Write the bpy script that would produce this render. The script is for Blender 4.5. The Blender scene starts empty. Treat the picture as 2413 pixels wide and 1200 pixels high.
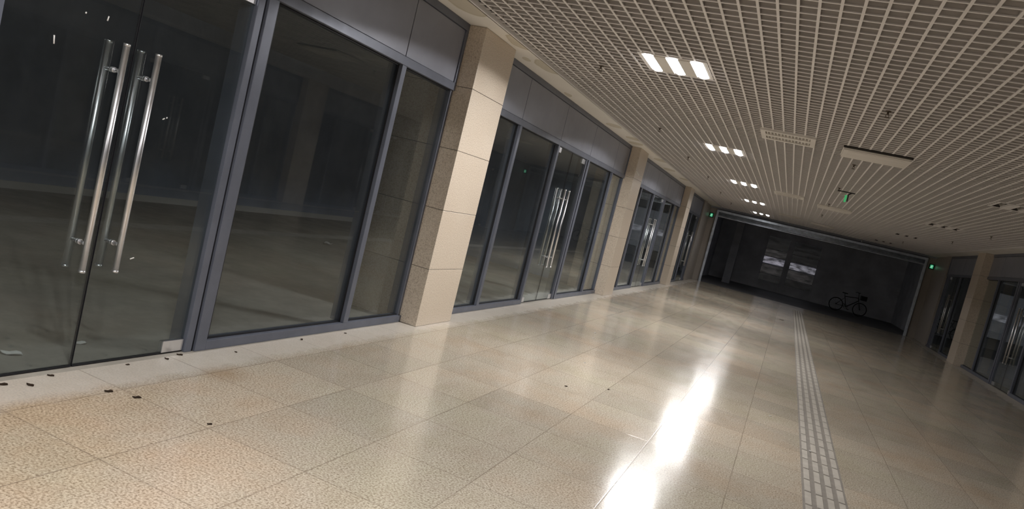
import bpy, math, random
from mathutils import Vector, Matrix
random.seed(7)
sc = bpy.context.scene
col = sc.collection
R = math.radians

# ------------------------------------------------------------------ camera
YAW, PITCH, ROLL, FPX, CAMZ = R(20.767), R(-4.608), R(14.012), 1688.77, 1.5
cy, sy, cp, sp = math.cos(YAW), math.sin(YAW), math.cos(PITCH), math.sin(PITCH)
fwd = Vector((-sy*cp, cy*cp, sp)); r0 = Vector((cy, sy, 0)); u0 = r0.cross(fwd)
c_, s_ = math.cos(ROLL), math.sin(ROLL)
rt = r0*c_ + u0*s_; up = r0*(-s_) + u0*c_
cam_d = bpy.data.cameras.new('camera'); cam = bpy.data.objects.new('camera', cam_d); col.objects.link(cam)
M3 = Matrix((rt, up, -fwd)).transposed()
cam.matrix_world = Matrix.Translation((0, 0, CAMZ)) @ M3.to_4x4()
cam_d.sensor_width = 36; cam_d.sensor_fit = 'HORIZONTAL'; cam_d.lens = 36*FPX/2413
cam_d.clip_start = .05; cam_d.clip_end = 200
sc.camera = cam
sc.view_settings.view_transform = 'Standard'; sc.view_settings.look = 'None'
sc.view_settings.gamma = 1; sc.view_settings.use_curve_mapping = False
sc.view_settings.exposure = 0.0

# ------------------------------------------------------------------ world: night
w = bpy.data.worlds.new('night'); sc.world = w; w.use_nodes = True
w.node_tree.nodes['Background'].inputs[0].default_value = (.55, .62, .8, 1)
w.node_tree.nodes['Background'].inputs[1].default_value = .012

LAMP_Y = [-8.75, -3.62, 1.5, 6.63, 11.74, 16.85, 21.95, 27.15]
LAMP_X = -1.4
LAMP_PW = {27.15: .06, 21.95: .48}
P0 = 134.0
CUT = .045

# ------------------------------------------------------------------ materials
def newmat(name):
    m = bpy.data.materials.new(name); m.use_nodes = True
    nt = m.node_tree; nt.nodes.clear()
    out = nt.nodes.new('ShaderNodeOutputMaterial')
    return m, nt, out
def N(nt, t, **kw):
    n = nt.nodes.new(t)
    for k, v in kw.items():
        if k.startswith('i_'): n.inputs[k[2:]].default_value = v
        else: setattr(n, k, v)
    return n
def L(nt, a, b): nt.links.new(a, b)
def math_(nt, op, a, b=None, c=None):
    n = nt.nodes.new('ShaderNodeMath'); n.operation = op
    for i, v in enumerate((a, b, c)):
        if v is None: continue
        if isinstance(v, (int, float)): n.inputs[i].default_value = v
        else: nt.links.new(v, n.inputs[i])
    return n.outputs[0]
def ramp(nt, fac, stops):
    n = nt.nodes.new('ShaderNodeValToRGB'); e = n.color_ramp.elements
    while len(e) < len(stops): e.new(.5)
    for q, (p, c) in zip(e, stops):
        q.position = p; q.color = (*c, 1) if len(c) == 3 else c
    nt.links.new(fac, n.inputs[0]); return n.outputs[0]
def mix(nt, fac, a, b, mode='MIX'):
    n = nt.nodes.new('ShaderNodeMix'); n.data_type = 'RGBA'; n.blend_type = mode
    if isinstance(fac, (int, float)): n.inputs[0].default_value = fac
    else: nt.links.new(fac, n.inputs[0])
    for i, v in ((6, a), (7, b)):
        if isinstance(v, tuple): n.inputs[i].default_value = (*v, 1) if len(v) == 3 else v
        else: nt.links.new(v, n.inputs[i])
    return n.outputs[2]
def noise(nt, vec, scale, detail=3, rough=.5):
    n = nt.nodes.new('ShaderNodeTexNoise'); n.inputs['Scale'].default_value = scale
    n.inputs['Detail'].default_value = detail; n.inputs['Roughness'].default_value = rough
    nt.links.new(vec, n.inputs['Vector']); return n.outputs['Fac']
def geo(nt): return nt.nodes.new('ShaderNodeNewGeometry').outputs['Position']
def objc(nt): return nt.nodes.new('ShaderNodeTexCoord').outputs['Object']
def mapping(nt, v, scale=(1, 1, 1), loc=(0, 0, 0)):
    n = nt.nodes.new('ShaderNodeMapping'); n.inputs['Scale'].default_value = scale; n.inputs['Location'].default_value = loc
    nt.links.new(v, n.inputs[0]); return n.outputs[0]
def pbr(name, base, rough=.5, metal=0, spec=.5, var=.12, vscale=3., bump=0, bscale=80, rvar=0, coat=0):
    m, nt, out = newmat(name)
    b = nt.nodes.new('ShaderNodeBsdfPrincipled'); L(nt, b.outputs[0], out.inputs[0])
    g = geo(nt)
    f = noise(nt, g, vscale, 4, .6)
    lo = tuple(x*(1-var) for x in base); hi = tuple(min(1, x*(1+var)) for x in base)
    L(nt, ramp(nt, f, [(.3, lo), (.7, hi)]), b.inputs['Base Color'])
    b.inputs['Metallic'].default_value = metal; b.inputs['Roughness'].default_value = rough
    b.inputs['Specular IOR Level'].default_value = spec
    b.inputs['Coat Weight'].default_value = coat
    if rvar:
        f2 = noise(nt, g, vscale*2.3, 3)
        L(nt, math_(nt, 'MULTIPLY_ADD', f2, rvar*2, rough-rvar), b.inputs['Roughness'])
    if bump:
        bn = nt.nodes.new('ShaderNodeBump'); bn.inputs['Strength'].default_value = bump; bn.inputs['Distance'].default_value = .002
        L(nt, noise(nt, g, bscale, 2), bn.inputs['Height']); L(nt, bn.outputs[0], b.inputs['Normal'])
    return m
def emit(name, c, s):
    m, nt, out = newmat(name)
    e = nt.nodes.new('ShaderNodeEmission'); e.inputs[0].default_value = (*c, 1); e.inputs[1].default_value = s
    L(nt, e.outputs[0], out.inputs[0]); return m

def mat_floor():
    m, nt, out = newmat('speckled granite floor')
    b = nt.nodes.new('ShaderNodeBsdfPrincipled'); L(nt, b.outputs[0], out.inputs[0])
    g = geo(nt)
    sep = nt.nodes.new('ShaderNodeSeparateXYZ'); L(nt, g, sep.inputs[0])
    x, y = sep.outputs[0], sep.outputs[1]
    # tile coordinates
    tx = math_(nt, 'DIVIDE', math_(nt, 'ADD', x, 60.5), .605)
    ty = math_(nt, 'DIVIDE', math_(nt, 'SUBTRACT', y, 4.03-61), .61)
    def joint(t, size, wdt):
        f = math_(nt, 'FRACT', t); d = math_(nt, 'MULTIPLY', math_(nt, 'MINIMUM', f, math_(nt, 'SUBTRACT', 1, f)), size)
        n = nt.nodes.new('ShaderNodeMapRange'); n.inputs[1].default_value = wdt*.4; n.inputs[2].default_value = wdt
        n.inputs[3].default_value = 1; n.inputs[4].default_value = 0; L(nt, d, n.inputs[0]); return n.outputs[0]
    jx, jy = joint(tx, .605, .0045), joint(ty, .61, .0045)
    jn = math_(nt, 'MAXIMUM', jx, jy)
    cx = nt.nodes.new('ShaderNodeCombineXYZ'); L(nt, math_(nt, 'FLOOR', tx), cx.inputs[0]); L(nt, math_(nt, 'FLOOR', ty), cx.inputs[1])
    wn = nt.nodes.new('ShaderNodeTexWhiteNoise'); L(nt, cx.outputs[0], wn.inputs[0])
    # speckle
    s1 = noise(nt, g, 92, 3, .62)
    spk = ramp(nt, s1, [(.28, (.20, .16, .12)), (.42, (.40, .345, .27)), (.54, (.57, .51, .42)), (.72, (.71, .65, .56))])
    big = noise(nt, g, .85, 4, .6)
    tint = ramp(nt, big, [(.36, (1.0, .92, .86)), (.5, (.97, .965, .955)), (.62, (.95, .97, .92))])
    base = mix(nt, .85, spk, tint, 'MULTIPLY')
    tv = ramp(nt, wn.outputs[0], [(0, (.86, .86, .85)), (1, (1.05, 1.03, 1.0))])
    base = mix(nt, .8, base, tv, 'MULTIPLY')
    # pinkish weathered zone beside the first shop door
    st = noise(nt, mapping(nt, g, (1.3, 1.3, 1)), 1.1, 4, .65)
    dz = nt.nodes.new('ShaderNodeVectorMath'); dz.operation = 'DISTANCE'; L(nt, g, dz.inputs[0]); dz.inputs[1].default_value = (-2.9, 1.7, 0)
    zz = nt.nodes.new('ShaderNodeMapRange'); zz.inputs[1].default_value = 2.0; zz.inputs[2].default_value = .5; L(nt, dz.outputs['Value'], zz.inputs[0])
    pk = math_(nt, 'MULTIPLY', zz.outputs[0], math_(nt, 'SUBTRACT', math_(nt, 'MULTIPLY', st, 3.2), .9)); 
    cl = nt.nodes.new('ShaderNodeClamp'); L(nt, pk, cl.inputs[0])
    base = mix(nt, cl.outputs[0], base, (1.0, .86, .77), 'MULTIPLY')
    # dirt
    dn = noise(nt, mapping(nt, g, (1, .55, 1)), 2.1, 6, .68)
    dirt = ramp(nt, dn, [(.36, (.74, .70, .64)), (.52, (1, 1, 1))])
    base = mix(nt, .38, base, dirt, 'MULTIPLY')
    rust = nt.nodes.new('ShaderNodeVectorMath'); rust.operation = 'DISTANCE'; L(nt, g, rust.inputs[0]); rust.inputs[1].default_value = (-3.0, 3.5, 0)
    rr = nt.nodes.new('ShaderNodeMapRange'); rr.inputs[1].default_value = .2; rr.inputs[2].default_value = .02; L(nt, rust.outputs['Value'], rr.inputs[0])
    base = mix(nt, math_(nt, 'MULTIPLY', rr.outputs[0], .5), base, (.32, .2, .1))
    # smooth light grey border row against the shop fronts
    def step(v, e0, e1):
        n = nt.nodes.new('ShaderNodeMapRange'); n.inputs[1].default_value = e0; n.inputs[2].default_value = e1; L(nt, v, n.inputs[0]); return n.outputs[0]
    edge = math_(nt, 'ADD', x, math_(nt, 'MULTIPLY', noise(nt, g, 5, 5), .22))
    bl = step(edge, -2.9, -3.04); br = step(edge, 4.37, 4.47)
    bd = math_(nt, 'MAXIMUM', bl, br)
    plain = ramp(nt, noise(nt, g, 12, 5, .7), [(.3, (.56, .51, .45)), (.7, (.64, .595, .54))])
    base = mix(nt, math_(nt, 'MULTIPLY', bd, .65), base, plain)
    jf = math_(nt, 'MULTIPLY', jn, math_(nt, 'MULTIPLY_ADD', noise(nt, g, 1.7, 2), 1.1, -.05))
    base = mix(nt, jf, base, (.17, .125, .09))
    # inside the shops and past the shutter the floor is dark dusty screed
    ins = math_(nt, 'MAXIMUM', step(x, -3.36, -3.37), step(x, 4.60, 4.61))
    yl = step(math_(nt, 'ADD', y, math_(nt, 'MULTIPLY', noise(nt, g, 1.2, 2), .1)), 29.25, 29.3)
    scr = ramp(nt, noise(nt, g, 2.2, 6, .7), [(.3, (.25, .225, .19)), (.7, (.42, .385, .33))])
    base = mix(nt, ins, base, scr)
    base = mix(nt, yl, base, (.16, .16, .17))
    L(nt, base, b.inputs['Base Color'])
    rn = noise(nt, mapping(nt, g, (1.6, .7, 1)), 2.6, 6, .7)
    ro = math_(nt, 'MULTIPLY_ADD', rn, .12, .11)
    ro = math_(nt, 'ADD', ro, math_(nt, 'MULTIPLY', bd, .15))
    ro = math_(nt, 'ADD', ro, math_(nt, 'MULTIPLY', math_(nt, 'MAXIMUM', ins, yl), .4))
    L(nt, ro, b.inputs['Roughness'])
    b.inputs['Specular IOR Level'].default_value = .5
    bn = nt.nodes.new('ShaderNodeBump'); bn.inputs['Strength'].default_value = .35; bn.inputs['Distance'].default_value = .002
    h = math_(nt, 'ADD', math_(nt, 'MULTIPLY', jn, -.25), math_(nt, 'MULTIPLY', noise(nt, g, 3.3, 2), .9))
    L(nt, h, bn.inputs['Height']); L(nt, bn.outputs[0], b.inputs['Normal'])
    return m
def mat_granite(name, c1, c2, c3, rough=.28):
    m, nt, out = newmat(name)
    b = nt.nodes.new('ShaderNodeBsdfPrincipled'); L(nt, b.outputs[0], out.inputs[0])
    g = geo(nt)
    s = noise(nt, g, 95, 3, .65)
    cc = ramp(nt, s, [(.28, c1), (.42, c2), (.6, c3)])
    bg = noise(nt, g, 1.6, 4, .6)
    cc = mix(nt, .35, cc, ramp(nt, bg, [(.25, (.86, .80, .76)), (.7, (1, 1, 1))]), 'MULTIPLY')
    L(nt, cc, b.inputs['Base Color'])
    L(nt, math_(nt, 'MULTIPLY_ADD', bg, .06, rough), b.inputs['Roughness'])
    return m
def mat_glass(name, tint, gloss=1.0, dust=.02):
    m, nt, out = newmat(name)
    g = nt.nodes.new('ShaderNodeNewGeometry')
    d = nt.nodes.new('ShaderNodeVectorMath'); d.operation = 'DOT_PRODUCT'
    L(nt, g.outputs['Normal'], d.inputs[0]); L(nt, g.outputs['Incoming'], d.inputs[1])
    c = math_(nt, 'ABSOLUTE', d.outputs['Value'])
    p = math_(nt, 'POWER', math_(nt, 'SUBTRACT', 1, c), 5)
    f = math_(nt, 'MULTIPLY', math_(nt, 'MULTIPLY_ADD', p, .96, .045), gloss)
    tr = N(nt, 'ShaderNodeBsdfTransparent'); tr.inputs[0].default_value = (*tint, 1)
    gl = N(nt, 'ShaderNodeBsdfGlossy'); gl.inputs['Roughness'].default_value = .0; gl.inputs[0].default_value = (.93, .97, .95, 1)
    mx = nt.nodes.new('ShaderNodeMixShader'); L(nt, f, mx.inputs[0]); L(nt, tr.outputs[0], mx.inputs[1]); L(nt, gl.outputs[0], mx.inputs[2])
    df = N(nt, 'ShaderNodeBsdfDiffuse'); df.inputs[0].default_value = (.5, .5, .5, 1)
    m2 = nt.nodes.new('ShaderNodeMixShader')
    dn = noise(nt, g.outputs['Position'], 3.0, 6, .75)
    L(nt, math_(nt, 'MULTIPLY', dn, dust*2), m2.inputs[0]); L(nt, mx.outputs[0], m2.inputs[1]); L(nt, df.outputs[0], m2.inputs[2])
    L(nt, m2.outputs[0], out.inputs[0]); return m

M = {}
M['floor'] = mat_floor()
M['granite'] = mat_granite('beige granite cladding', (.36, .285, .215), (.58, .49, .39), (.72, .63, .52))
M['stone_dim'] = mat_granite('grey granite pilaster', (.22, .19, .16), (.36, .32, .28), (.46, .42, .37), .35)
M['frame'] = pbr('blue grey powder coated aluminium', (.145, .157, .195), .40, .3, .5, .1, 4, rvar=.08)
M['frame_dark'] = pbr('black rubber gasket', (.014, .014, .017), .5, 0, .4)
M['fascia'] = pbr('satin grey fascia panel', (.27, .28, .325), .40, .25, .5, .08, 2, rvar=.06)
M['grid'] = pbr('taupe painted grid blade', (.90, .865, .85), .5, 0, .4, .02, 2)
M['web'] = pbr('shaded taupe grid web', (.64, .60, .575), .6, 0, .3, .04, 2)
M['void'] = pbr('dark ceiling void', (.34, .32, .30), .9, 0, .2)
M['white'] = pbr('off white enamel', (.80, .76, .71), .45, 0, .4, .04)
M['slot'] = pbr('dark slot', (.05, .045, .04), .8)
M['reflector'] = pbr('aluminium lamp reflector', (.6, .6, .62), .22, .9, .5, .05)
M['steel'] = pbr('brushed stainless steel', (.82, .82, .84), .33, 1.0, .5, .06, 9, rvar=.05)
M['steel_dull'] = pbr('galvanised steel slats', (.68, .74, .84), .35, .7, .5, .2, 6, rvar=.1)
M['glass'] = mat_glass('tinted shop glass', (.80, .825, .83), 1.2, .016)
M['doorglass'] = mat_glass('clear door glass', (.80, .83, .83), 1.2, .014)
M['wall_dark'] = pbr('bare dark shop wall', (.36, .41, .53), .8, 0, .3, .2, 1.2)
M['vest'] = pbr('dark vestibule wall', (.7, .71, .75), .8, 0, .3, .2, 1.2)
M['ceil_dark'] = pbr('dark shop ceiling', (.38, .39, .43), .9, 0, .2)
M['bronze'] = pbr('bronze sprinkler', (.13, .10, .07), .4, .7)
M['green'] = emit('green exit light', (.05, .75, .33), .34)
M['green_dim'] = emit('green dim exit face', (.10, .62, .22), .55)
M['whitelight'] = emit('pictogram white', (.5, 1, .7), .8)
M['black'] = pbr('black plastic', (.02, .02, .022), .4)
M['darkgreen'] = pbr('dark green sign rim', (.015, .06, .035), .4)
M['leaf'] = pbr('dry dark leaf', (.035, .022, .014), .8, 0, .2, .3, 40)
M['paper'] = pbr('white paper', (.75, .73, .70), .8, 0, .2)
M['tact'] = pbr('grey tactile bar', (.52, .48, .42), .35, 0, .5, .12, 10, rvar=.08)
M['tact_gap'] = pbr('dark tactile groove', (.26, .235, .205), .5, 0, .4, .15, 10)
M['lampglow'] = emit('lit lamp diffuser', (1, .985, .98), 20)
M['lampoff'] = pbr('unlit lamp reflector', (.12, .11, .10), .25, .6)
M['bike'] = pbr('dark bicycle paint', (.012, .012, .013), .4)
M['tyre'] = pbr('tyre rubber', (.008, .008, .008), .8)

def mat_soffit():
    m, nt, out = newmat('water stained plasterboard')
    b = nt.nodes.new('ShaderNodeBsdfPrincipled'); L(nt, b.outputs[0], out.inputs[0]); g = geo(nt)
    base = ramp(nt, noise(nt, g, 1.3, 4), [(.3, (.84, .80, .74)), (.7, (.90, .86, .80))])
    spots = [(-3.12, 5.55, .16, .42), (-3.02, 6.72, .13, .28), (-3.22, 7.45, .05, .1), (-3.05, 7.7, .12, .34), (-3.3, 9.3, .05, .16), (-3.18, 11.5, .14, .2), (-3.1, 12.75, .14, .2),
             (-3.2, 13.4, .14, .2), (-3.1, 15.6, .14, .3), (-3.2, 17.4, .14, .3), (-3.1, 19.3, .14, .3), (-3.15, 4.2, .1, .3)]
    nz = nt.nodes.new('ShaderNodeTexNoise'); nz.inputs['Scale'].default_value = 3.; L(nt, g, nz.inputs['Vector'])
    sub = nt.nodes.new('ShaderNodeVectorMath'); sub.operation = 'SUBTRACT'; L(nt, nz.outputs['Color'], sub.inputs[0]); sub.inputs[1].default_value = (.5, .5, .5)
    scl = nt.nodes.new('ShaderNodeVectorMath'); scl.operation = 'SCALE'; L(nt, sub.outputs[0], scl.inputs[0]); scl.inputs['Scale'].default_value = .12
    gw = nt.nodes.new('ShaderNodeVectorMath'); gw.operation = 'ADD'; L(nt, g, gw.inputs[0]); L(nt, scl.outputs[0], gw.inputs[1])
    for (sx, sy_, rx, ry) in spots:
        mp = mapping(nt, gw.outputs[0], (1/rx, 1/ry, 0), (-sx/rx, -sy_/ry, 0))
        ln = nt.nodes.new('ShaderNodeVectorMath'); ln.operation = 'LENGTH'; L(nt, mp, ln.inputs[0])
        f = ramp(nt, ln.outputs['Value'], [(.80, (.75, .75, .75)), (.92, (1, 1, 1)), (1.0, (0, 0, 0))])
        base = mix(nt, f, base, (.60, .54, .42))
    L(nt, base, b.inputs['Base Color']); b.inputs['Roughness'].default_value = .7
    return m
M['soffit'] = mat_soffit()

# ------------------------------------------------------------------ mesh helpers
class MB:
    def __init__(s): s.v = []; s.f = []; s.m = []; s.sm = []
    def box(s, x0, x1, y0, y1, z0, z1, mi=0):
        if x0 > x1: x0, x1 = x1, x0
        if y0 > y1: y0, y1 = y1, y0
        n = len(s.v)
        s.v += [(x0,y0,z0),(x1,y0,z0),(x1,y1,z0),(x0,y1,z0),(x0,y0,z1),(x1,y0,z1),(x1,y1,z1),(x0,y1,z1)]
        s.f += [(n,n+3,n+2,n+1),(n+4,n+5,n+6,n+7),(n,n+1,n+5,n+4),(n+1,n+2,n+6,n+5),(n+2,n+3,n+7,n+6),(n+3,n,n+4,n+7)]
        s.m += [mi]*6; s.sm += [False]*6; return s
    def tube(s, a, b, r, seg=12, r2=None, mi=0, cap=True):
        a, b = Vector(a), Vector(b); d = (b-a).normalized(); r2 = r if r2 is None else r2
        t = Vector((0,0,1)) if abs(d.z) < .9 else Vector((1,0,0))
        p = d.cross(t).normalized(); q = d.cross(p); n = len(s.v)
        for c, rr in ((a, r), (b, r2)):
            for i in range(seg):
                an = 2*math.pi*i/seg; s.v.append(tuple(c + p*math.cos(an)*rr + q*math.sin(an)*rr))
        for i in range(seg):
            j = (i+1) % seg; s.f.append((n+i, n+j, n+seg+j, n+seg+i)); s.m.append(mi); s.sm.append(True)
        if cap:
            s.f.append(tuple(n+i for i in range(seg))[::-1]); s.f.append(tuple(n+seg+i for i in range(seg))); s.m += [mi]*2; s.sm += [False]*2
        return s
    def path(s, pts, r, seg=8, mi=0):
        for a, b in zip(pts[:-1], pts[1:]): s.tube(a, b, r, seg, mi=mi)
        return s
    def torus(s, c, ax, Rr, r, seg=32, sub=8, mi=0):
        c = Vector(c); ax = Vector(ax).normalized()
        t = Vector((0,0,1)) if abs(ax.z) < .9 else Vector((1,0,0))
        p = ax.cross(t).normalized(); q = ax.cross(p); n = len(s.v)
        for i in range(seg):
            A = 2*math.pi*i/seg; d = p*math.cos(A)+q*math.sin(A)
            for j in range(sub):
                B = 2*math.pi*j/sub; s.v.append(tuple(c + d*(Rr+r*math.cos(B)) + ax*r*math.sin(B)))
        for i in range(seg):
            for j in range(sub):
                a = n+i*sub+j; b = n+i*sub+(j+1) % sub; a2 = n+((i+1) % seg)*sub+j; b2 = n+((i+1) % seg)*sub+(j+1) % sub
                s.f.append((a, b, b2, a2)); s.m.append(mi); s.sm.append(True)
        return s
    def build(s, name, mats, parent=None, bevel=0, origin=None):
        me = bpy.data.meshes.new(name)
        v = s.v
        if origin is not None: v = [(a-origin[0], b-origin[1], c-origin[2]) for a, b, c in v]
        me.from_pydata(v, [], s.f)
        if not isinstance(mats, (list, tuple)): mats = [mats]
        for m in mats: me.materials.append(m)
        me.polygons.foreach_set('material_index', s.m); me.polygons.foreach_set('use_smooth', s.sm)
        me.update()
        o = bpy.data.objects.new(name, me); col.objects.link(o)
        if origin is not None: o.location = origin
        if parent is not None: o.parent = parent
        if bevel:
            bv = o.modifiers.new('bevel', 'BEVEL'); bv.width = bevel; bv.segments = 2; bv.limit_method = 'ANGLE'
        return o
def empty(name, loc, label=None, cat=None, group=None, kind=None):
    o = bpy.data.objects.new(name, None); col.objects.link(o); o.location = loc; o.empty_display_size = .1
    tag(o, label, cat, group, kind); return o
def tag(o, label=None, cat=None, group=None, kind=None):
    if label: o['label'] = label
    if cat: o['category'] = cat
    if group: o['group'] = group
    if kind: o['kind'] = kind
    return o
def copy_tree(o, parent=None, loc=None):
    c = o.copy(); col.objects.link(c); c.parent = parent
    if loc is not None: c.location = loc
    for ch in [k for k in bpy.data.objects if k.parent == o]:
        copy_tree(ch, c)
    return c

# ------------------------------------------------------------------ floor and hidden shell
CX = .62                                    # centre line of the corridor
Y0, Y1 = -12., 29.3
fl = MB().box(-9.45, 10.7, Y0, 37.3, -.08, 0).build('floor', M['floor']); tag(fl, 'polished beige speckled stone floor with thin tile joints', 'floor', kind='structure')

# ceiling: open square grid with a dark void above
GX0, GX1 = -2.93, 4.17
holes = []                                  # (x0,x1,y0,y1) openings for fixtures
for y in LAMP_Y:
    for x in (LAMP_X, 2*CX-LAMP_X): holes.append((x-.3, x+.3, y-.3, y+.3))
DIFF = [(-.42, 9.36), (-.42, 17.15), (-.42, 24.6)]
PANEL = [(.57, 9.52), (.57, 18.1), (.60, 25.6)]
for x, y in DIFF: holes.append((x-.3, x+.3, y-.3, y+.3))
def cut(lo, hi, spans):
    segs = [(lo, hi)]
    for a, b in spans:
        new = []
        for s, e in segs:
            if b <= s or a >= e: new.append((s, e)); continue
            if a > s: new.append((s, a))
            if b < e: new.append((b, e))
        segs = new
    return segs
gb = MB()
x = -.23
xs = []
while x > GX0+.02: x -= .12
x += .12
while x < GX1-.02: xs.append(x); x += .12
for x in xs:
    sp_ = [(h[2], h[3]) for h in holes if h[0]-.005 < x < h[1]+.005]
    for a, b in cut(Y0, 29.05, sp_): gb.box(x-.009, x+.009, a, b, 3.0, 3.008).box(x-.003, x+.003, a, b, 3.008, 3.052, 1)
y = 4.46-.12*137
while y < 29.05:
    sp_ = [(h[0], h[1]) for h in holes if h[2]-.002 < y < h[3]+.002]
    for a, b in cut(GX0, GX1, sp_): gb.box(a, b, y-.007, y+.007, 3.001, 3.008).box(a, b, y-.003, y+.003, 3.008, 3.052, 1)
    y += .12
for h in holes:                             # trimmed rim around every opening
    gb.box(h[0]-.012, h[1]+.012, h[2]-.012, h[2], 3.0, 3.05).box(h[0]-.012, h[1]+.012, h[3], h[3]+.012, 3.0, 3.05)
    gb.box(h[0]-.012, h[0], h[2], h[3], 3.0, 3.05).box(h[1], h[1]+.012, h[2], h[3], 3.0, 3.05)
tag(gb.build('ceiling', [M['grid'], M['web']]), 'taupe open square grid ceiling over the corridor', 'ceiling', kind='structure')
vb = MB().box(-9.45, 10.7, Y0, 37.3, 3.5, 3.6)
vb.box(GX0-.09, GX0-.05, Y0, 29.1, 3.0, 3.5).box(GX1+.05, GX1+.09, Y0, 29.1, 3.0, 3.5)
tag(vb.build('ceiling_void', M['void']), 'dark slab above the open grid ceiling', 'ceiling', kind='structure')
for nm, xa, xb, xt, lb in (('ceiling_border_left', -3.46, GX0-.05, GX0-.03, 'water stained white plasterboard strip along the left shop fronts'),
                           ('ceiling_border_right', GX1+.05, 4.70, GX1+.03, 'plasterboard strip along the right shop fronts')):
    o = MB().box(xa, xb, Y0, 29.2, 3.0, 3.06).build(nm, M['soffit']); tag(o, lb, 'ceiling', kind='structure')
    MB().box(min(xb if xa < 0 else xa, xt), max(xb if xa < 0 else xa, xt), Y0, 29.05, 2.985, 3.03).build('edge_trim', M['grid'], o)

# shells of the shops, end of corridor, near end
def wall(name, b, m, label): 
    o = MB().box(*b).build(name, m); tag(o, label, 'wall', kind='structure'); return o
wall('wall_left', (-9.55, -9.45, Y0, 37.3, 0, 3.5), M['wall_dark'], 'dark back wall of the left shops seen through glass')
wall('wall_right', (10.7, 10.8, Y0, 37.3, 0, 3.5), M['wall_dark'], 'dark back wall of the right shops seen through glass')
wall('wall_near', (-9.45, 10.7, Y0-.1, Y0, 0, 3.5), M['wall_dark'], 'dark wall at the near end of the corridor')
for s, nm in ((-1, 'left'), (1, 'right')):
    xa, xb = (-9.45, -3.46) if s < 0 else (4.70, 10.7)
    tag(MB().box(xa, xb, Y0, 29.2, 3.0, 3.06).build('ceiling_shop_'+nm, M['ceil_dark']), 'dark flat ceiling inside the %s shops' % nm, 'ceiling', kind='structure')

# ------------------------------------------------------------------ storefronts
def sx(side, x):                            # mirror about the corridor axis for the right side
    return x if side < 0 else 2*CX-x
def B(mb, side, x0, x1, y0, y1, z0, z1, mi=0):
    return mb.box(sx(side, x0), sx(side, x1), y0, y1, z0, z1, mi)
FX = -3.38                                  # front face of the aluminium frame (left side)
GXP = -3.43                                 # glass plane
T0, T1 = 2.345, 2.42                        # transom
wn_ = [0]; dn_ = [0]
def glazing(side, y0, y1, mulls, where, jambs=(True, True)):
    """fixed glazing from y0 to y1 with mullions inside"""
    wn_[0] += 1
    e = empty('window_%d' % wn_[0], (sx(side, FX), (y0+y1)/2, 0), 'dark grey framed fixed shop glazing, ' + where, 'window', kind='structure')
    o = (sx(side, FX), (y0+y1)/2, 0)
    def bd(mb, n, m, bev=0): 
        ob = mb.build(n, m, None, bev, o); ob.parent = e; ob.location = (0, 0, 0); return ob
    bd(B(MB(), side, FX, FX-.11, y0, y1, 0, .065), 'sill', M['frame'], .003)
    ed = [y0] + mulls + [y1]
    hw = .034
    for ym in mulls:
        mb = MB(); B(mb, side, FX, FX-.045, ym-hw, ym+hw, .065, T0)
        B(mb, side, FX-.045, FX-.15, ym-hw*.8, ym+hw*.8, .065, T0)
        bd(mb, 'mullion', M['frame'], .003)
    for k, (yj, on) in enumerate(((y0, jambs[0]), (y1, jambs[1]))):
        if not on: continue
        a, b = (yj, yj+.045) if k == 0 else (yj-.045, yj)
        mb = MB(); B(mb, side, FX-.02, FX-.15, a, b, .065, T0); bd(mb, 'side_frame', M['frame'], .003)
    for a, b in zip(ed[:-1], ed[1:]):
        a2, b2 = a+.03, b-.03
        pn = bd(B(MB(), side, GXP, GXP-.010, a2, b2, .06, T0), 'pane', M['glass'])
        g = MB()
        B(g, side, FX-.035, GXP+.001, a2, a2+.012, .065, T0); B(g, side, FX-.035, GXP+.001, b2-.012, b2, .065, T0)
        B(g, side, FX-.035, GXP+.001, a2, b2, .065, .075); B(g, side, FX-.035, GXP+.001, a2, b2, T0-.012, T0)
        ob = bd(g, 'gasket', M['frame_dark']); ob.parent = pn
    return e
def pull_handle(side, yc, z0, z1, xg):
    """long stainless pull handle pair, outer and inner bar, through the glass"""
    out = []
    for d in (.065, -.065):
        mb = MB()
        x_ = sx(side, xg+d); r = .0165
        mb.tube((x_, yc, z0), (x_, yc, z1), r, 20)
        for zc in (z0+.155, z1-.145):
            mb.tube((sx(side, xg+(.004 if d > 0 else -.004)), yc, zc), (x_, yc, zc), .0105, 12)
            mb.tube((sx(side, xg+(.003 if d > 0 else -.003)), yc, zc), (sx(side, xg+(.014 if d > 0 else -.014)), yc, zc), 0.0145, 16)
        for zz in (z0, z1-.012): mb.tube((x_, yc, zz), (x_, yc, zz+.012), r+.0012, 20)
        out.append(mb)
    return out
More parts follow.
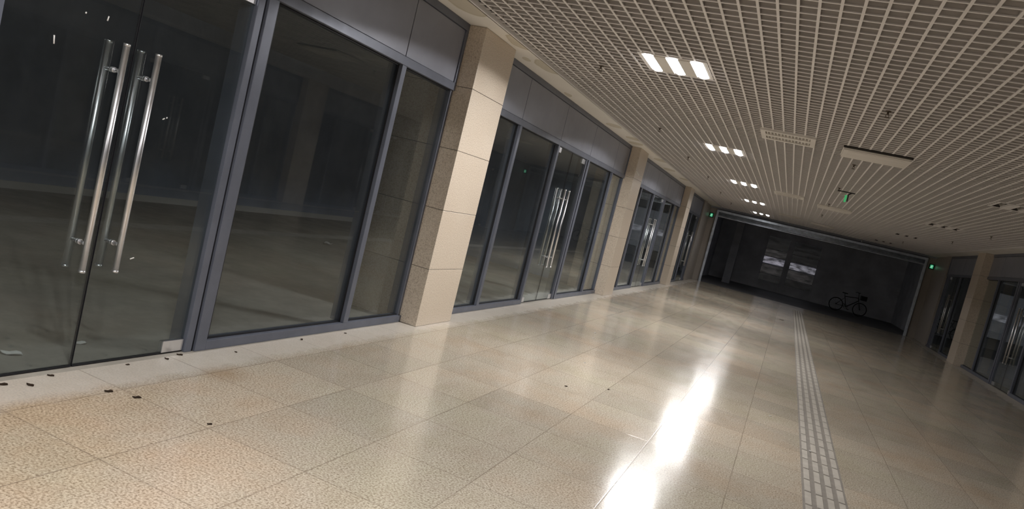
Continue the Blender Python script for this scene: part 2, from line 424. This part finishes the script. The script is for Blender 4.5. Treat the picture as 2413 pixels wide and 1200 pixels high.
def glass_door(side, y0, y1, yc, where, wide_jamb=True, single=False, header=False):
    dn_[0] += 1
    xg = -3.425
    o = (sx(side, FX), yc, 0)
    e = empty('door_%d' % dn_[0], o, 'frameless glass double door with long steel pull handles, ' + where if not single else 'frameless glass door with long steel pull handles, ' + where, 'door', kind='structure')
    def bd(mb, n, m, par, bev=0):
        ob = mb.build(n, m, None, bev, o); ob.parent = par; ob.location = (0, 0, 0); return ob
    # jamb posts: front face, dark channel and floor spring frame
    mb = MB()
    B(mb, side, FX, FX-.15, y1, y1+.09, 0, T0)
    bd(mb, 'jamb', M['frame'], e, .003)
    mb = MB()
    B(mb, side, FX-.012, FX-.16, y1-.075, y1-.018, 0, T0); bd(mb, 'jamb_channel', M['frame'], e, .003)
    mb = MB(); B(mb, side, FX-.02, FX-.15, y1-.018, y1, 0, T0); bd(mb, 'channel_gap', M['frame_dark'], e)
    mb = MB(); B(mb, side, FX, FX-.15, y0-.07, y0, 0, T0); bd(mb, 'jamb', M['frame'], e, .003)
    leaves = [(y0+.012, yc-.004), (yc+.004, y1-.08)] if not single else [(y0+.012, y1-.08)]
    for k, (a, b) in enumerate(leaves):
        lf = bd(B(MB(), side, xg+.006, xg-.006, a, b, .012, T0-.005), 'door_leaf', M['doorglass'], e)
        eb = MB()
        B(eb, side, xg+.0065, xg-.0065, (a if k else b)-.001, (a if k else b)+.001, .012, T0-.005)
        B(eb, side, xg+.010, xg-.010, a, b, .004, .012)
        bd(eb, 'edge_seal', M['frame_dark'], lf)
        hinge = b if (k == 1 or single) else a; dirn = -1 if (k == 1 or single) else 1
        for z in (.012, T0-.085):
            mb = MB(); B(mb, side, xg+.016, xg-.016, hinge, hinge+dirn*.165, z, z+.075)
            bd(mb, 'patch_fitting', M['steel'], lf, .002)
        hy = [yc-.095, yc+.105][k] if not single else yc-.05
        for mb in pull_handle(side, hy, .555, 1.775, xg):
            bd(mb, 'pull_handle', M['steel'], lf)
    return e
tn_ = [0]
def fascia(side, y0, y1, joints, where):
    tn_[0] += 1
    o = (sx(side, FX), (y0+y1)/2, T0)
    e = empty('trim_%d' % tn_[0], o, 'grey metal fascia panels above ' + where, 'fascia', kind='structure')
    def bd(mb, n, m, bev=0):
        ob = mb.build(n, m, None, bev, o); ob.parent = e; ob.location = (0, 0, 0); return ob
    bd(B(MB(), side, FX, FX-.15, y0, y1, T0, T1), 'transom', M['frame'], .004)
    bd(B(MB(), side, FX, FX-.10, y0, y1, 2.93, 3.0), 'head_frame', M['frame'], .004)
    bd(B(MB(), side, FX-.03, FX-.10, y0, y1, T1, 2.93), 'backing', M['frame_dark'])
    ed = [y0+.045] + joints + [y1-.045]
    for a, b in zip(ed[:-1], ed[1:]):
        bd(B(MB(), side, FX-.014, FX-.03, a+.006, b-.006, T1+.004, 2.926), 'fascia_panel', M['fascia'], .002)
    mb = MB()
    for a, b in ((y0, y0+.045), (y1-.045, y1)): B(mb, side, FX, FX-.10, a, b, T1, 2.93)
    bd(mb, 'end_frame', M['frame'], .003)
    return e
def column(side, y0, y1, label):
    o = (sx(side, -3.3), (y0+y1)/2, 0)
    e = empty('stone_column', o, label, 'column')
    core = MB(); B(core, side, -3.205, -3.97, y0+.005, y1-.005, 0, 3.0)
    ob = core.build('core', M['frame_dark'], None, 0, o); ob.parent = e; ob.location = (0, 0, 0)
    zs = [0, .59, 1.19, 1.79, 2.4, 3.0]
    for z0, z1 in zip(zs[:-1], zs[1:]):
        mb = MB(); B(mb, side, -3.2, -3.98, y0, y1, z0+.002, z1-.002)
        ob = mb.build('stone_slab', M['granite'], None, .0025, o); ob.parent = e; ob.location = (0, 0, 0)
    return e
for side in (-1, 1):
    S = 'left' if side < 0 else 'right'
    P_ = 7.65
    names = {-1: ['the bay beside the nearest door', 'the second bay from the camera', 'the third bay', 'the last short bay'],
             1: ['the nearest bay on the right', 'the second bay on the right', 'the third bay on the right', 'the far short bay on the right']}[side]
    # bays
    for k in range(-1, 3):
        c = 2.80 + P_*k
        y0, y1 = c-3.52, c+3.50
        if side > 0 and k < 0: continue
        dl, dr = c-.70, c+.84
        nm = names[max(k, 0)] if k >= 0 else 'the bay behind the camera'
        ds = 0
        if side > 0: ds = -.25 if k == 2 else 0
        glazing(side, y0, dl-.07+ds, [c-2.28+ds], nm + ', near side of its door', (True, False))
        glass_door(side, dl+ds, dr+ds, c+(.0 if k < 1 else .06)+ds, nm + ' on the %s' % S)
        glazing(side, dr+.09+ds, y1, [c+2.53+ds], nm + ', far side of its door', (False, True))
        fascia(side, y0, y1, [c-2.28+ds, c-.70+ds, c+.89+ds, c+2.53+ds], nm + ' on the %s' % S)
    # last short bay
    y0, y1 = 22.44, 26.62
    glazing(side, y0, 24.5, [], names[3] + ', pane before its door', (True, False))
    glass_door(side, 24.57, 26.2, 25.55 if side < 0 else 25.2, names[3] + ' on the %s' % S)
    glazing(side, 26.29, y1, [], names[3] + ', narrow pane past its door', (False, True))
    fascia(side, y0, y1, [24.5, 26.2], names[3] + ' on the %s' % S)
column(-1, -1.35, -.72, 'beige granite clad column behind the camera on the left')
column(-1, 6.3, 7.08, 'large beige granite column nearest the camera, at the first shop front')
c2 = column(-1, 13.95, 14.73, 'beige granite column second along the left, with a painted white glint near its top')
mb = MB(); mb.tube((-3.197, 14.02, 2.545), (-3.197, 14.30, 2.495), .016, 6, mi=0); mb.tube((-3.197, 14.30, 2.495), (-3.197, 14.62, 2.50), .011, 6)  # thin white strip modelled in place of a glint on the stone
ob = mb.build('painted_glint', M['paper'], None, 0, (-3.3, (13.95+14.73)/2, 0)); ob.parent = c2; ob.location = (0, 0, 0); ob['label'] = 'painted white glint'
column(-1, 21.6, 22.38, 'third beige granite column along the left, thin in the distance')
column(1, 13.95, 14.73, 'granite column on the right just outside the frame')
column(1, 21.5, 22.3, 'dim granite column on the right side between two dark shop fronts')

# paint flecks stuck on the glass
def flecks(door, pts):
    lf = [c for c in bpy.data.objects if c.name.startswith('door_leaf') and c.parent and c.parent.name == door]
    if not lf: return
    lf = lf[-1]; base = lf.parent.location
    mb = MB()
    for (y, z, w_, h_) in pts:
        mb.tube((-3.4189-base.x, y-base.y-w_, z-base.z-h_), (-3.4189-base.x, y-base.y+w_, z-base.z+h_), .0035, 6)
    mb.build('paint_flecks', M['paper'], lf)
GL = -3.419
flecks('door_2', [(2.62, 1.87, .002, .012), (2.50, 1.86, .001, .004), (2.37, 1.69, -.003, .02), (3.07, 1.44, .006, .004), (3.09, 1.45, .002, .004), (3.05, .62, .012, .004)])
# party walls between shops (behind the columns)
for side in (-1, 1):
    for k, yy in enumerate((-1.05, 14.33, 22.0)):
        mb = MB(); B(mb, side, -3.99, -9.45, yy-.1, yy+.1, 0, 3.0)
        o = mb.build('wall_party_%s_%d' % ('left' if side < 0 else 'right', k+1), M['wall_dark']); tag(o, 'dark dividing wall between two %s shops' % ('left' if side < 0 else 'right'), 'wall', kind='structure')

for side in (-1, 1):
    S = 'left' if side < 0 else 'right'
    mb = MB(); B(mb, side, -9.43, -9.45, -.9, 14.2, 0, .10); tag(mb.build('baseboard_'+S, M['white']), 'pale skirting along the back wall of the %s shops' % S, 'baseboard', kind='structure')
# end pilasters and jambs carrying the exit lights
for side in (-1, 1):
    S = 'left' if side < 0 else 'right'
    o = (sx(side, -3.4), 28., 0)
    e = empty('stone_pilaster', o, 'grey stone pilaster at the %s end beside the dark opening, with exit light' % S, 'pilaster')
    def bd(mb, n, m, bev=0):
        ob = mb.build(n, m, None, bev, o); ob.parent = e; ob.location = (0, 0, 0); return ob
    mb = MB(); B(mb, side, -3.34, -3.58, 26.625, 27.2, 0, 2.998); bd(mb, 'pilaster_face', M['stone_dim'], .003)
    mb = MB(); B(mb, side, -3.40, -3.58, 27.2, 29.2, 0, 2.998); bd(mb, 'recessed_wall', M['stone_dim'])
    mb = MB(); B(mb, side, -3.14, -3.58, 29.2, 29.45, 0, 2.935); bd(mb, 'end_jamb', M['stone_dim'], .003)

# vestibule beyond the opening
wall('wall_far', (-9.45, 10.7, 37.2, 37.3, 0, 3.5), M['vest'], 'dark far wall beyond the opening')
for side in (-1, 1):
    S = 'left' if side < 0 else 'right'
    mb = MB(); B(mb, side, -3.6, -3.7, 29.2, 37.2, 0, 3.0)
    tag(mb.build('wall_vestibule_'+S, M['vest']), 'dark %s side wall beyond the opening' % S, 'wall', kind='structure')
tag(MB().box(-3.7, 4.94, 29.5, 37.2, 2.98, 3.05).build('ceiling_vestibule', M['ceil_dark']), 'dark low ceiling beyond the opening', 'ceiling', kind='structure')
tag(MB().box(-3.6, 4.84, 29.2, 29.5, 2.94, 3.5).build('wall_lintel', M['ceil_dark']), 'dark lintel above the shutter', 'wall', kind='structure')
tag(MB().box(-2.62, -2.28, 33.6, 33.95, 0, 2.98).build('square_pillar', M['ceil_dark'], bevel=.01), 'dark square pillar standing in the gloom left of the far window', 'pillar')

# rolled shutter across the top of the opening
o = (CX, 29.3, 2.8)
e = empty('roller_shutter', o, 'rolled up steel shutter spanning the top of the dark opening', 'shutter')
def bdp(mb, n, m, par, org, bev=0):
    ob = mb.build(n, m, None, bev, org); ob.parent = par; ob.location = (0, 0, 0); return ob
xa, xb = -3.08, 2*CX+3.08
mb = MB().box(xa, xb, 29.1, 29.28, 2.875, 2.90).box(xa, xb, 29.1, 29.12, 2.82, 2.875).box(xa, xb, 29.28, 29.30, 2.78, 2.9)
bdp(mb, 'hood', M['steel_dull'], e, o, .004)
for i in range(3):
    z = 2.80-.045*i
    mb = MB(); mb.tube((xa+.02, 29.2, z), (xb-.02, 29.2, z), .024, 12); mb.box(xa+.02, xb-.02, 29.19, 29.21, z-.03, z+.03)
    bdp(mb, 'slat', M['steel_dull'], e, o)
mb = MB().box(xa, xb, 29.16, 29.24, 2.635, 2.665); bdp(mb, 'bottom_bar', M['steel_dull'], e, o, .006)
for s in (-1, 1):
    xg = -3.14 if s < 0 else 2*CX+3.14
    d = .09 if s < 0 else -.09
    mb = MB().box(xg, xg+d, 29.12, 29.145, 0, 2.9).box(xg, xg+d, 29.22, 29.245, 0, 2.9).box(xg, xg+d*.15, 29.12, 29.245, 0, 2.9)
    bdp(mb, 'guide_rail', M['steel_dull'], e, o, .003)

# far window: two columns of panes, dim street light through dirty glass
def mat_pane(name, hi, lo, seed):
    m, nt, out = newmat(name)
    g = geo(nt)
    n1 = noise(nt, mapping(nt, g, (1.5, 1, 5), (seed, seed*2, seed)), 1.4, 4, .6)
    cc = ramp(nt, n1, [(.38, lo), (.66, hi)])
    em = nt.nodes.new('ShaderNodeEmission'); L(nt, cc, em.inputs[0]); em.inputs[1].default_value = 1
    gl = nt.nodes.new('ShaderNodeBsdfGlossy'); gl.inputs[0].default_value = (.05, .05, .05, 1); gl.inputs['Roughness'].default_value = .2
    ad = nt.nodes.new('ShaderNodeAddShader'); L(nt, em.outputs[0], ad.inputs[0]); L(nt, gl.outputs[0], ad.inputs[1]); L(nt, ad.outputs[0], out.inputs[0]); return m
wn_[0] += 1
o = (0, 37.15, 0)
e = empty('window_%d' % wn_[0], o, 'dim window in the dark far wall with pale street light in its lower panes', 'window', kind='structure')
pn = mat_pane('street lit pane', (.26, .25, .29), (.025, .025, .03), 3.1)
pb = mat_pane('brightest street lit pane', (.24, .235, .27), (.025, .025, .028), 5.7)
pd = mat_pane('dim pane', (.010, .010, .010), (.003, .003, .003), 9.2)
pm = mat_pane('middle pane', (.03, .028, .028), (.005, .005, .005), 2.2)
def ypane(x0, x1, z0, z1, m): bdp(MB().box(x0, x1, 37.13, 37.15, z0, z1), 'pane', m, e, o)
ypane(-1.26, -.28, 2.02, 2.62, pd); ypane(-1.26, -.28, 1.66, 1.98, pm); ypane(-1.26, -.28, 1.30, 1.62, pn); ypane(-1.26, -.28, .80, 1.24, pm); ypane(-1.26, -.28, .45, .76, pd)
ypane(-.02, 1.16, 2.02, 2.62, pd); ypane(-.02, 1.16, 1.62, 1.98, pd); ypane(-.02, 1.16, 1.28, 1.58, pb); ypane(-.02, 1.16, .80, 1.22, pm); ypane(-.02, 1.16, .45, .76, pd)
mb = MB()
for z in (.42, .78, 1.26, 1.64, 2.0, 2.63): mb.box(-1.3, 1.2, 37.11, 37.16, z-.018, z+.018)
for x in (-1.28, 1.18): mb.box(x-.02, x+.02, 37.11, 37.16, .42, 2.63)
mb.box(-.28, -.02, 37.10, 37.16, .42, 2.63)
bdp(mb, 'window_frame', M['vest'], e, o)

ld = bpy.data.lights.new('vestibule_fill', 'AREA'); ld.shape = 'RECTANGLE'; ld.size = 2.3; ld.size_y = 2.0; ld.energy = .75; ld.color = (.85, .88, 1)  # added fill lamp in front of the window, lifts the dark vestibule
lo = bpy.data.objects.new('vestibule_fill', ld); col.objects.link(lo); lo.parent = e; lo.location = (-.05, -.08, 1.5); lo.rotation_euler = (R(-90), 0, 0)
# ------------------------------------------------------------------ ceiling fixtures
def louvre(ld):
    # angular distribution of a louvred lamp: cosine, fading toward the cutoff
    ld.use_nodes = True; nt = ld.node_tree; nt.nodes.clear()
    out = nt.nodes.new('ShaderNodeOutputLight'); em = nt.nodes.new('ShaderNodeEmission')
    tc = nt.nodes.new('ShaderNodeTexCoord'); sp = nt.nodes.new('ShaderNodeSeparateXYZ'); L(nt, tc.outputs['Normal'], sp.inputs[0])
    c = math_(nt, 'MAXIMUM', math_(nt, 'ABSOLUTE', sp.outputs[2]), .02)
    sn = math_(nt, 'SQRT', math_(nt, 'MAXIMUM', math_(nt, 'SUBTRACT', 1, math_(nt, 'MULTIPLY', c, c)), 0))
    f = math_(nt, 'MAXIMUM', math_(nt, 'SUBTRACT', c, math_(nt, 'MULTIPLY', sn, CUT)), 0)
    L(nt, f, em.inputs[1]); L(nt, em.outputs[0], out.inputs[0])
def troffer(x, y, lit, label, group):
    o = (x, y, 3.0)
    e = empty('ceiling_light', o, label, 'ceiling light', group)
    fr = MB()
    fr.box(x-.298, x+.298, y-.298, y-.275, 3.0, 3.1).box(x-.298, x+.298, y+.275, y+.298, 3.0, 3.1)
    fr.box(x-.298, x-.275, y-.275, y+.275, 3.0, 3.1).box(x+.275, x+.298, y-.275, y+.275, 3.0, 3.1)
    for dx in (-.11, .11): fr.box(x+dx-.055, x+dx+.055, y-.275, y+.275, 2.992, 3.1)
    fr.box(x-.298, x+.298, y-.298, y+.298, 3.1, 3.11)
    bdp(fr, 'housing', M['white'] if lit else M['grid'], e, o)
    for dx in (-.22, 0, .22):
        mb = MB()
        n = 8; hw = .054 if lit else .066; zc = 3.004; dp = .018 if lit else -.05
        v0 = len(mb.v)
        for i in range(n+1):
            t = -1+2*i/n; zz = zc-dp*(1-t*t)
            for yy in (y-.27, y+.27): mb.v.append((x+dx+t*hw, yy, zz))
        for i in range(n):
            a = v0+2*i; mb.f.append((a, a+1, a+3, a+2)); mb.m.append(0); mb.sm.append(True)
        mb.f.append(tuple(v0+2*i for i in range(n+1))); mb.m.append(0); mb.sm.append(False)
        mb.f.append(tuple(v0+2*i+1 for i in range(n, -1, -1))); mb.m.append(0); mb.sm.append(False)
        mb.box(x+dx-hw, x+dx+hw, y-.27, y+.27, 3.005 if lit else 3.056, 3.02 if lit else 3.07)
        bdp(mb, 'lamp_diffuser' if lit else 'lamp_reflector', M['lampglow'] if lit else M['lampoff'], e, o)
    if lit:
        for dx in (-.22, 0, .22):
            ld = bpy.data.lights.new('lamp_light', 'SPOT'); ld.spot_size = R(161); ld.spot_blend = .04; ld.shadow_soft_size = .03
            ld.energy = P0*LAMP_PW.get(y, 1); ld.color = (1, .985, .985); louvre(ld)
            lo = bpy.data.objects.new('lamp_light', ld); col.objects.link(lo); lo.parent = e; lo.location = (dx, 0, -.05)
    return e
desc = {6.63: 'large bright three-lamp ceiling light nearest in view', 11.74: 'second bright three-lamp ceiling light from the front', 16.85: 'third bright three-lamp ceiling light from the front',
        21.95: 'fourth bright three-lamp ceiling light, small in the distance', 27.15: 'farthest three-lamp ceiling light just before the shutter',
        1.5: 'three-lamp ceiling light above the camera', -3.62: 'three-lamp ceiling light behind the camera', -8.75: 'three-lamp ceiling light farthest behind the camera'}
for y in LAMP_Y: troffer(LAMP_X, y, True, desc[y], 'lit three-lamp ceiling lights')
doff = {11.74: 'unlit dark slotted ceiling light cut by the right edge of the frame', 16.85: 'unlit slotted ceiling light, middle of those on the right', 21.95: 'unlit slotted ceiling light on the right, above the right exit light',
        27.15: 'faint unlit ceiling light farthest on the right side'}
for y in LAMP_Y: 
    if y > -4: troffer(2*CX-LAMP_X, y, False, doff.get(y, 'unlit slotted ceiling light outside the frame on the right'), 'unlit ceiling lights')

# air diffusers
ddesc = ['white slotted air diffuser nearest, hanging in the ceiling grid', 'white air diffuser farther down the ceiling, left of the middle', 'faint air diffuser near the far end of the ceiling']
pdesc = ['white flat ceiling panel unit, nearest and largest', 'white flat ceiling panel unit below the hanging green sign', 'faint flat ceiling panel unit near the far end']
for (x, y), lb in zip(DIFF, ddesc):
    o = (x, y, 3.0)
    e = empty('air_diffuser', o, lb, 'air diffuser', 'white slotted air diffusers')
    fr = MB(); z0, z1 = 2.975, 3.03
    for a, b, c, d in ((-.32, .32, -.32, -.25), (-.32, .32, .25, .32), (-.32, -.26, -.25, .25), (.26, .32, -.25, .25), (-.26, .26, -.06, .06)):
        fr.box(x+a, x+b, y+c, y+d, z0, z1)
    bdp(fr, 'frame', M['white'], e, o, .003)
    bdp(MB().box(x-.26, x+.26, y-.25, y+.25, 3.035, 3.04), 'backing', M['slot'], e, o)
    for ys in ((-.25, -.06), (.06, .25)):
        vn = MB()
        for i in range(13):
            xx = x-.24+.04*i; vn.box(xx-.006, xx+.006, y+ys[0], y+ys[1], 2.985, 3.03)
        bdp(vn, 'vane', M['white'], e, o)
for (x, y), lb in zip(PANEL, pdesc):
    o = (x, y, 3.0)
    e = empty('ceiling_panel_unit', o, lb, 'ceiling unit', 'white flat ceiling panel units')
    bdp(MB().box(x-.36, x+.36, y-.33, y+.33, 2.985, 3.0), 'mounting_frame', M['white'], e, o, .002)
    bdp(MB().box(x-.35, x+.37, y-.30, y+.30, 2.955, 2.985).box(x-.30, x+.32, y-.26, y+.26, 2.95, 2.955), 'cover', M['white'], e, o, .004)
    if y < 12: bdp(MB().box(x-.36, x+.38, y-.345, y-.33, 2.975, 3.0), 'shadow_gap', M['slot'], e, o)

# sprinklers
def sprinkler(x, y):
    o = (x, y, 3.0)
    e = empty('sprinkler_head', o)
    bdp(MB().tube((x, y, 2.985), (x, y, 3.0), .035, 16, .042).tube((x, y, 2.94), (x, y, 2.985), .014, 12), 'escutcheon', M['bronze'], e, o)
    mb = MB()
    for a in (-1, 1): mb.path([(x+a*.012, y, 2.945), (x+a*.022, y, 2.925), (x+a*.012, y, 2.905), (x, y, 2.9)], .004, 6)
    bdp(mb, 'yoke', M['bronze'], e, o)
    mb = MB().tube((x, y, 2.893), (x, y, 2.898), .026, 16)
    for i in range(8):
        A = math.pi*i/4; mb.tube((x+.02*math.cos(A), y+.02*math.sin(A), 2.895), (x+.034*math.cos(A), y+.034*math.sin(A), 2.893), .004, 6)
    bdp(mb, 'deflector', M['bronze'], e, o)
    return e
SPK = [(-2.26, 7.14, 'bronze sprinkler in the ceiling left of the nearest bright light'), (-2.27, 10.74, 'bronze sprinkler second along the left edge of the grid'),
       (-2.25, 13.8, 'bronze sprinkler third along the left edge of the grid'), (-2.22, 17.0, 'bronze sprinkler fourth along the left edge of the grid'),
       (-2.28, 20.9, 'small sprinkler fifth along the left edge of the grid'), (-2.28, 24.7, 'tiny sprinkler farthest along the left edge of the grid'),
       (.43, 7.0, 'bronze sprinkler in the grid nearest on the centre line'), (.43, 10.6, 'bronze sprinkler below the nearest flat ceiling panel'),
       (.43, 13.72, 'bronze sprinkler just left of the hanging green sign'), (.43, 17.3, 'bronze sprinkler in front of the second flat ceiling panel'),
       (.43, 21.0, 'tiny sprinkler on the centre line past the second flat panel'), (3.45, 16.7, 'dim sprinkler above the right shop fronts, nearer one'), (3.44, 20.3, 'dim sprinkler above the right shop fronts, farther one'),
       (2.92, 24.7, 'tiny dim sprinkler toward the far right corner')]
s0 = None
for x, y, lb in SPK:
    if s0 is None: s0 = sprinkler(x, y); s0.scale = (.62, .62, .55); e = s0
    else: e = copy_tree(s0, None, (x, y, 3.0))
    tag(e, lb, 'sprinkler', 'ceiling sprinklers')

# exit lights on the end jambs
def figure(mb, cx, cz, s, y, mi=0):
    """small running figure in the xz plane"""
    mb.tube((cx+.02*s, y, cz+.36*s), (cx+.02*s, y-.002, cz+.36*s), .07*s, 12, mi=mi)
    for a, b in (((0, .26), (-.04, -.02)), ((-.04, -.02), (.12, -.14)), ((.12, -.14), (.06, -.36)), ((-.04, -.02), (-.14, -.18)), ((-.14, -.18), (-.34, -.2)), ((0, .24), (.16, .08)), ((.16, .08), (.28, .14)), ((0, .24), (-.18, .16)), ((-.18, .16), (-.22, .02))):
        mb.tube((cx+a[0]*s, y, cz+a[1]*s), (cx+b[0]*s, y, cz+b[1]*s), .04*s, 8, mi=mi)
for side in (-1, 1):
    S = 'left' if side < 0 else 'right'
    x = sx(side, -3.30); o = (x, 29.17, 2.63)
    e = empty('exit_sign', (x, 29.17, 2.63), 'small glowing green exit light on the %s end jamb' % S, 'exit sign', 'green exit lights at the far end')
    bdp(MB().box(x-.085, x+.085, 29.165, 29.198, 2.54, 2.73), 'casing', M['darkgreen'], e, o, .006)
    bdp(MB().box(x-.05, x+.05, 29.158, 29.165, 2.57, 2.70), 'lit_face', M['green'], e, o)
    mb = MB(); figure(mb, x, 2.63, .15, 29.155); bdp(mb, 'pictogram', M['whitelight'], e, o)
# hanging sign dangling from the grid
x, y = .60, 14.1
o = (x, y, 3.0)
e = empty('hanging_exit_sign', o, 'green exit sign dangling from the ceiling grid on a bent dark bracket', 'exit sign')
bdp(MB().box(x-.17, x+.12, y-.02, y+.02, 2.985, 3.0).path([(x+.06, y, 2.99), (x+.015, y, 2.955), (x+.02, y, 2.90), (x+.02, y, 2.83)], .011, 8), 'bracket', M['black'], e, o)
sg = bdp(MB().box(x-.035, x+.0, y-.03, y+.03, 2.815, 2.94), 'sign_case', M['green_dim'], e, o, .008)
mb = MB(); mb.tube((x-.03, y, 2.925), (x-.10, y, 2.965), .006, 6).tube((x-.03, y, 2.925), (x-.11, y, 2.93), .006, 6).tube((x-.03, y, 2.925), (x-.06, y-.01, 2.98), .006, 6)
bdp(mb, 'loose_wire', M['white'], e, o)
# detector on shutter hood
x = 2.13
e = empty('detector', (x, 29.0, 2.93), 'tiny pale green indicator lamp above the shutter', 'detector')
bdp(MB().tube((x, 29.0, 2.95), (x, 29.0, 3.0), .03, 12).tube((x, 29.0, 2.92), (x, 29.0, 2.95), .022, 12), 'body', M['reflector'], e, (x, 29.0, 2.93))

# ------------------------------------------------------------------ tactile paving
tb = MB()
ya, yb = -1.2, 26.8
nt_ = int((yb-ya)/.3)
tx0 = CX-.15
tb.box(tx0, tx0+.3, ya, ya+.3*nt_, 0.0, .0015, 1)
rnd = random.Random(3)
for i in range(nt_):
    y = ya+.3*i
    for k in range(4):
        xc = tx0+.0375+.075*k
        tb.box(xc-.0205, xc+.0205, y+.016, y+.284, .0015, .0055, 0)
tag(tb.build('tactile_paving', [M['tact'], M['tact_gap']], bevel=0), 'strip of tactile paving with raised bars running down the floor', 'tactile paving', kind='structure')

# ------------------------------------------------------------------ bicycle
def bicycle(x, y, rz):
    o = (0, 0, 0)
    e = empty('bicycle', (x, y, 0), 'dark bicycle parked in the gloom beyond the opening', 'bicycle'); e.rotation_euler = (0, 0, rz)
    def b(mb, n, m, p=e): ob = mb.build(n, m, p); return ob
    r = .30
    for wx in (-.5, .5):
        wl = b(MB().torus((wx, 0, r), (0, 1, 0), r-.02, .02, 36, 8), 'wheel', M['tyre'])
        sp = MB()
        for i in range(14):
            A = 2*math.pi*i/14; sp.tube((wx, 0, r), (wx+(r-.03)*math.cos(A), 0, r+(r-.03)*math.sin(A)), .002, 5)
        sp.tube((wx, -.04, r), (wx, .04, r), .02, 10); b(sp, 'spokes', M['bike'], wl)
    f = MB()
    bb = (-.08, 0, .28); seat = (-.22, 0, .72); head = (.34, 0, .78); hd2 = (.37, 0, .66)
    f.tube(bb, seat, .016).tube(seat, head, .016).tube(bb, hd2, .02).tube(head, hd2, .02)
    for s in (-.03, .03): f.tube(bb, (-.5, s, r), .01).tube((-.2, 0, .66), (-.5, s, r), .008).tube(hd2, (.5, s*1.2, r), .012)
    b(f, 'frame', M['bike'])
    b(MB().tube((-.22, 0, .7), (-.25, 0, .84), .012).box(-.36, -.14, -.06, .06, .84, .88), 'saddle', M['black'])
    b(MB().tube(head, (.31, 0, .98), .012).path([(.22, -.28, 1.0), (.32, -.2, 1.02), (.31, 0, .98), (.32, .2, 1.02), (.22, .28, 1.0)], .012), 'handlebar', M['black'])
    b(MB().torus((-.08, .03, .28), (0, 1, 0), .08, .006, 24, 6).tube((-.08, -.06, .28), (-.08, .06, .28), .015).tube((-.08, .06, .28), (.04, .07, .18), .008).tube((-.08, -.06, .28), (-.2, -.07, .38), .008)
      .box(0, .09, .05, .13, .165, .19).box(-.25, -.16, -.13, -.05, .37, .395), 'crank', M['bike'])
    b(MB().box(.42, .66, -.12, .12, .72, .92), 'basket', M['bike'])
bicycle(2.75, 35.0, .12)

# ------------------------------------------------------------------ debris
def leaf(x, y, s, a, z=0.0, name='dry_leaf', m='leaf', lb='', cat='leaf', grp='dry leaves on the floor', thick=.25):
    n = 10; v = []; f = []
    rn = random.Random(int(x*1000+y*77))
    for i in range(n):
        A = 2*math.pi*i/n; rr = s*(.75+.4*rn.random())
        v.append((rr*math.cos(A), rr*.5*math.sin(A), .004+abs(math.sin(A*1.5))*s*thick))
    v.append((0, 0, .002)); k = len(v)
    v += [(p[0]*.96, p[1]*.96, max(0, p[2]-.004)) for p in v[:n]] + [(0, 0, 0)]
    for i in range(n): 
        j = (i+1) % n; f.append((i, j, n)); f.append((k+j, k+i, k+n)); f.append((i, k+i, k+j, j))
    me = bpy.data.meshes.new(name); me.from_pydata(v, [], f); me.materials.append(M[m])
    o = bpy.data.objects.new(name, me); col.objects.link(o); o.location = (x, y, z); o.rotation_euler = (0, 0, a)
    tag(o, lb, cat, grp); return o
LEAVES = [(-3.32, 2.37, .030, .9, 'dark dry leaf at the left edge of the frame'), (-3.26, 2.47, .028, .3, 'dark curled leaf second from the left edge, in front of the door'),
          (-3.34, 2.63, .022, .7, 'small leaf below the gap between the door leaves'), (-3.33, 3.09, .017, 1.2, 'small leaf near the right door leaf'),
          (-3.33, 3.37, .02, .2, 'flat brown leaf beside the steel floor fitting of the door'), (-3.36, 3.50, .026, .7, 'reddish scrap in the corner of the door jamb'),
          (-3.03, 2.73, .03, 1.0, 'brown leaf lying across a tile joint'), (-2.90, 2.79, .028, .9, 'long flat leaf beside the tile joint, right of another'),
          (-2.45, 2.85, .018, .8, 'lone dark scrap in the middle of the near floor'), (-3.31, 4.66, .024, 2.2, 'dark leaf at the foot of the first shop window'),
          (-3.30, 5.24, .016, .6, 'small leaf near the mullion foot of the first shop window'), (-3.27, 3.9, .014, .1, 'tiny dark crumb on the pale border left'),
          (-1.49, 6.0, .02, .4, 'dark scrap on the floor right of the second column'), (.16, 20.6, .10, .3, 'dark flat rag far down the corridor'), (-1.2, 6.4, .018, .9, 'small scrap near a tile joint mid floor')]
for x, y, s, a, lb in LEAVES: leaf(x, y, s*.75, a, lb=lb, thick=.25 if s < .05 else .05)
PAPERS = [(-3.70, 2.66, .07, .8, 'crumpled white paper inside the glass door'), (-3.74, 3.10, .05, 1.4, 'thin white scrap inside the door beside the leaf gap'),
          (.20, 7.55, .016, .3, 'white crumb left of the tactile strip'), (-2.10, 9.24, .022, .4, 'white crumb beyond the big column'), (-1.66, 7.2, .014, .2, 'tiny white crumb mid floor'),
          (-2.9, 20.0, .05, .5, 'white scrap at the foot of the third column'), (.55, 6.6, .02, 1.2, 'white crumb on the tactile strip'), (-3.32, 8.9, .02, .6, 'white crumb at the foot of the second shop front'),
          (-2.0, 8.8, .014, .3, 'tiny white crumb near the larger one beyond the big column'), (-6.85, 9.77, .16, 1.9, 'white sheet lying on the dark shop floor')]
for x, y, s, a, lb in PAPERS: leaf(x, y, s*.85, a, name='paper_scrap', m='paper', lb=lb, cat='litter', grp='white paper scraps', z=.006 if (abs(x-.55) < .01) else 0)
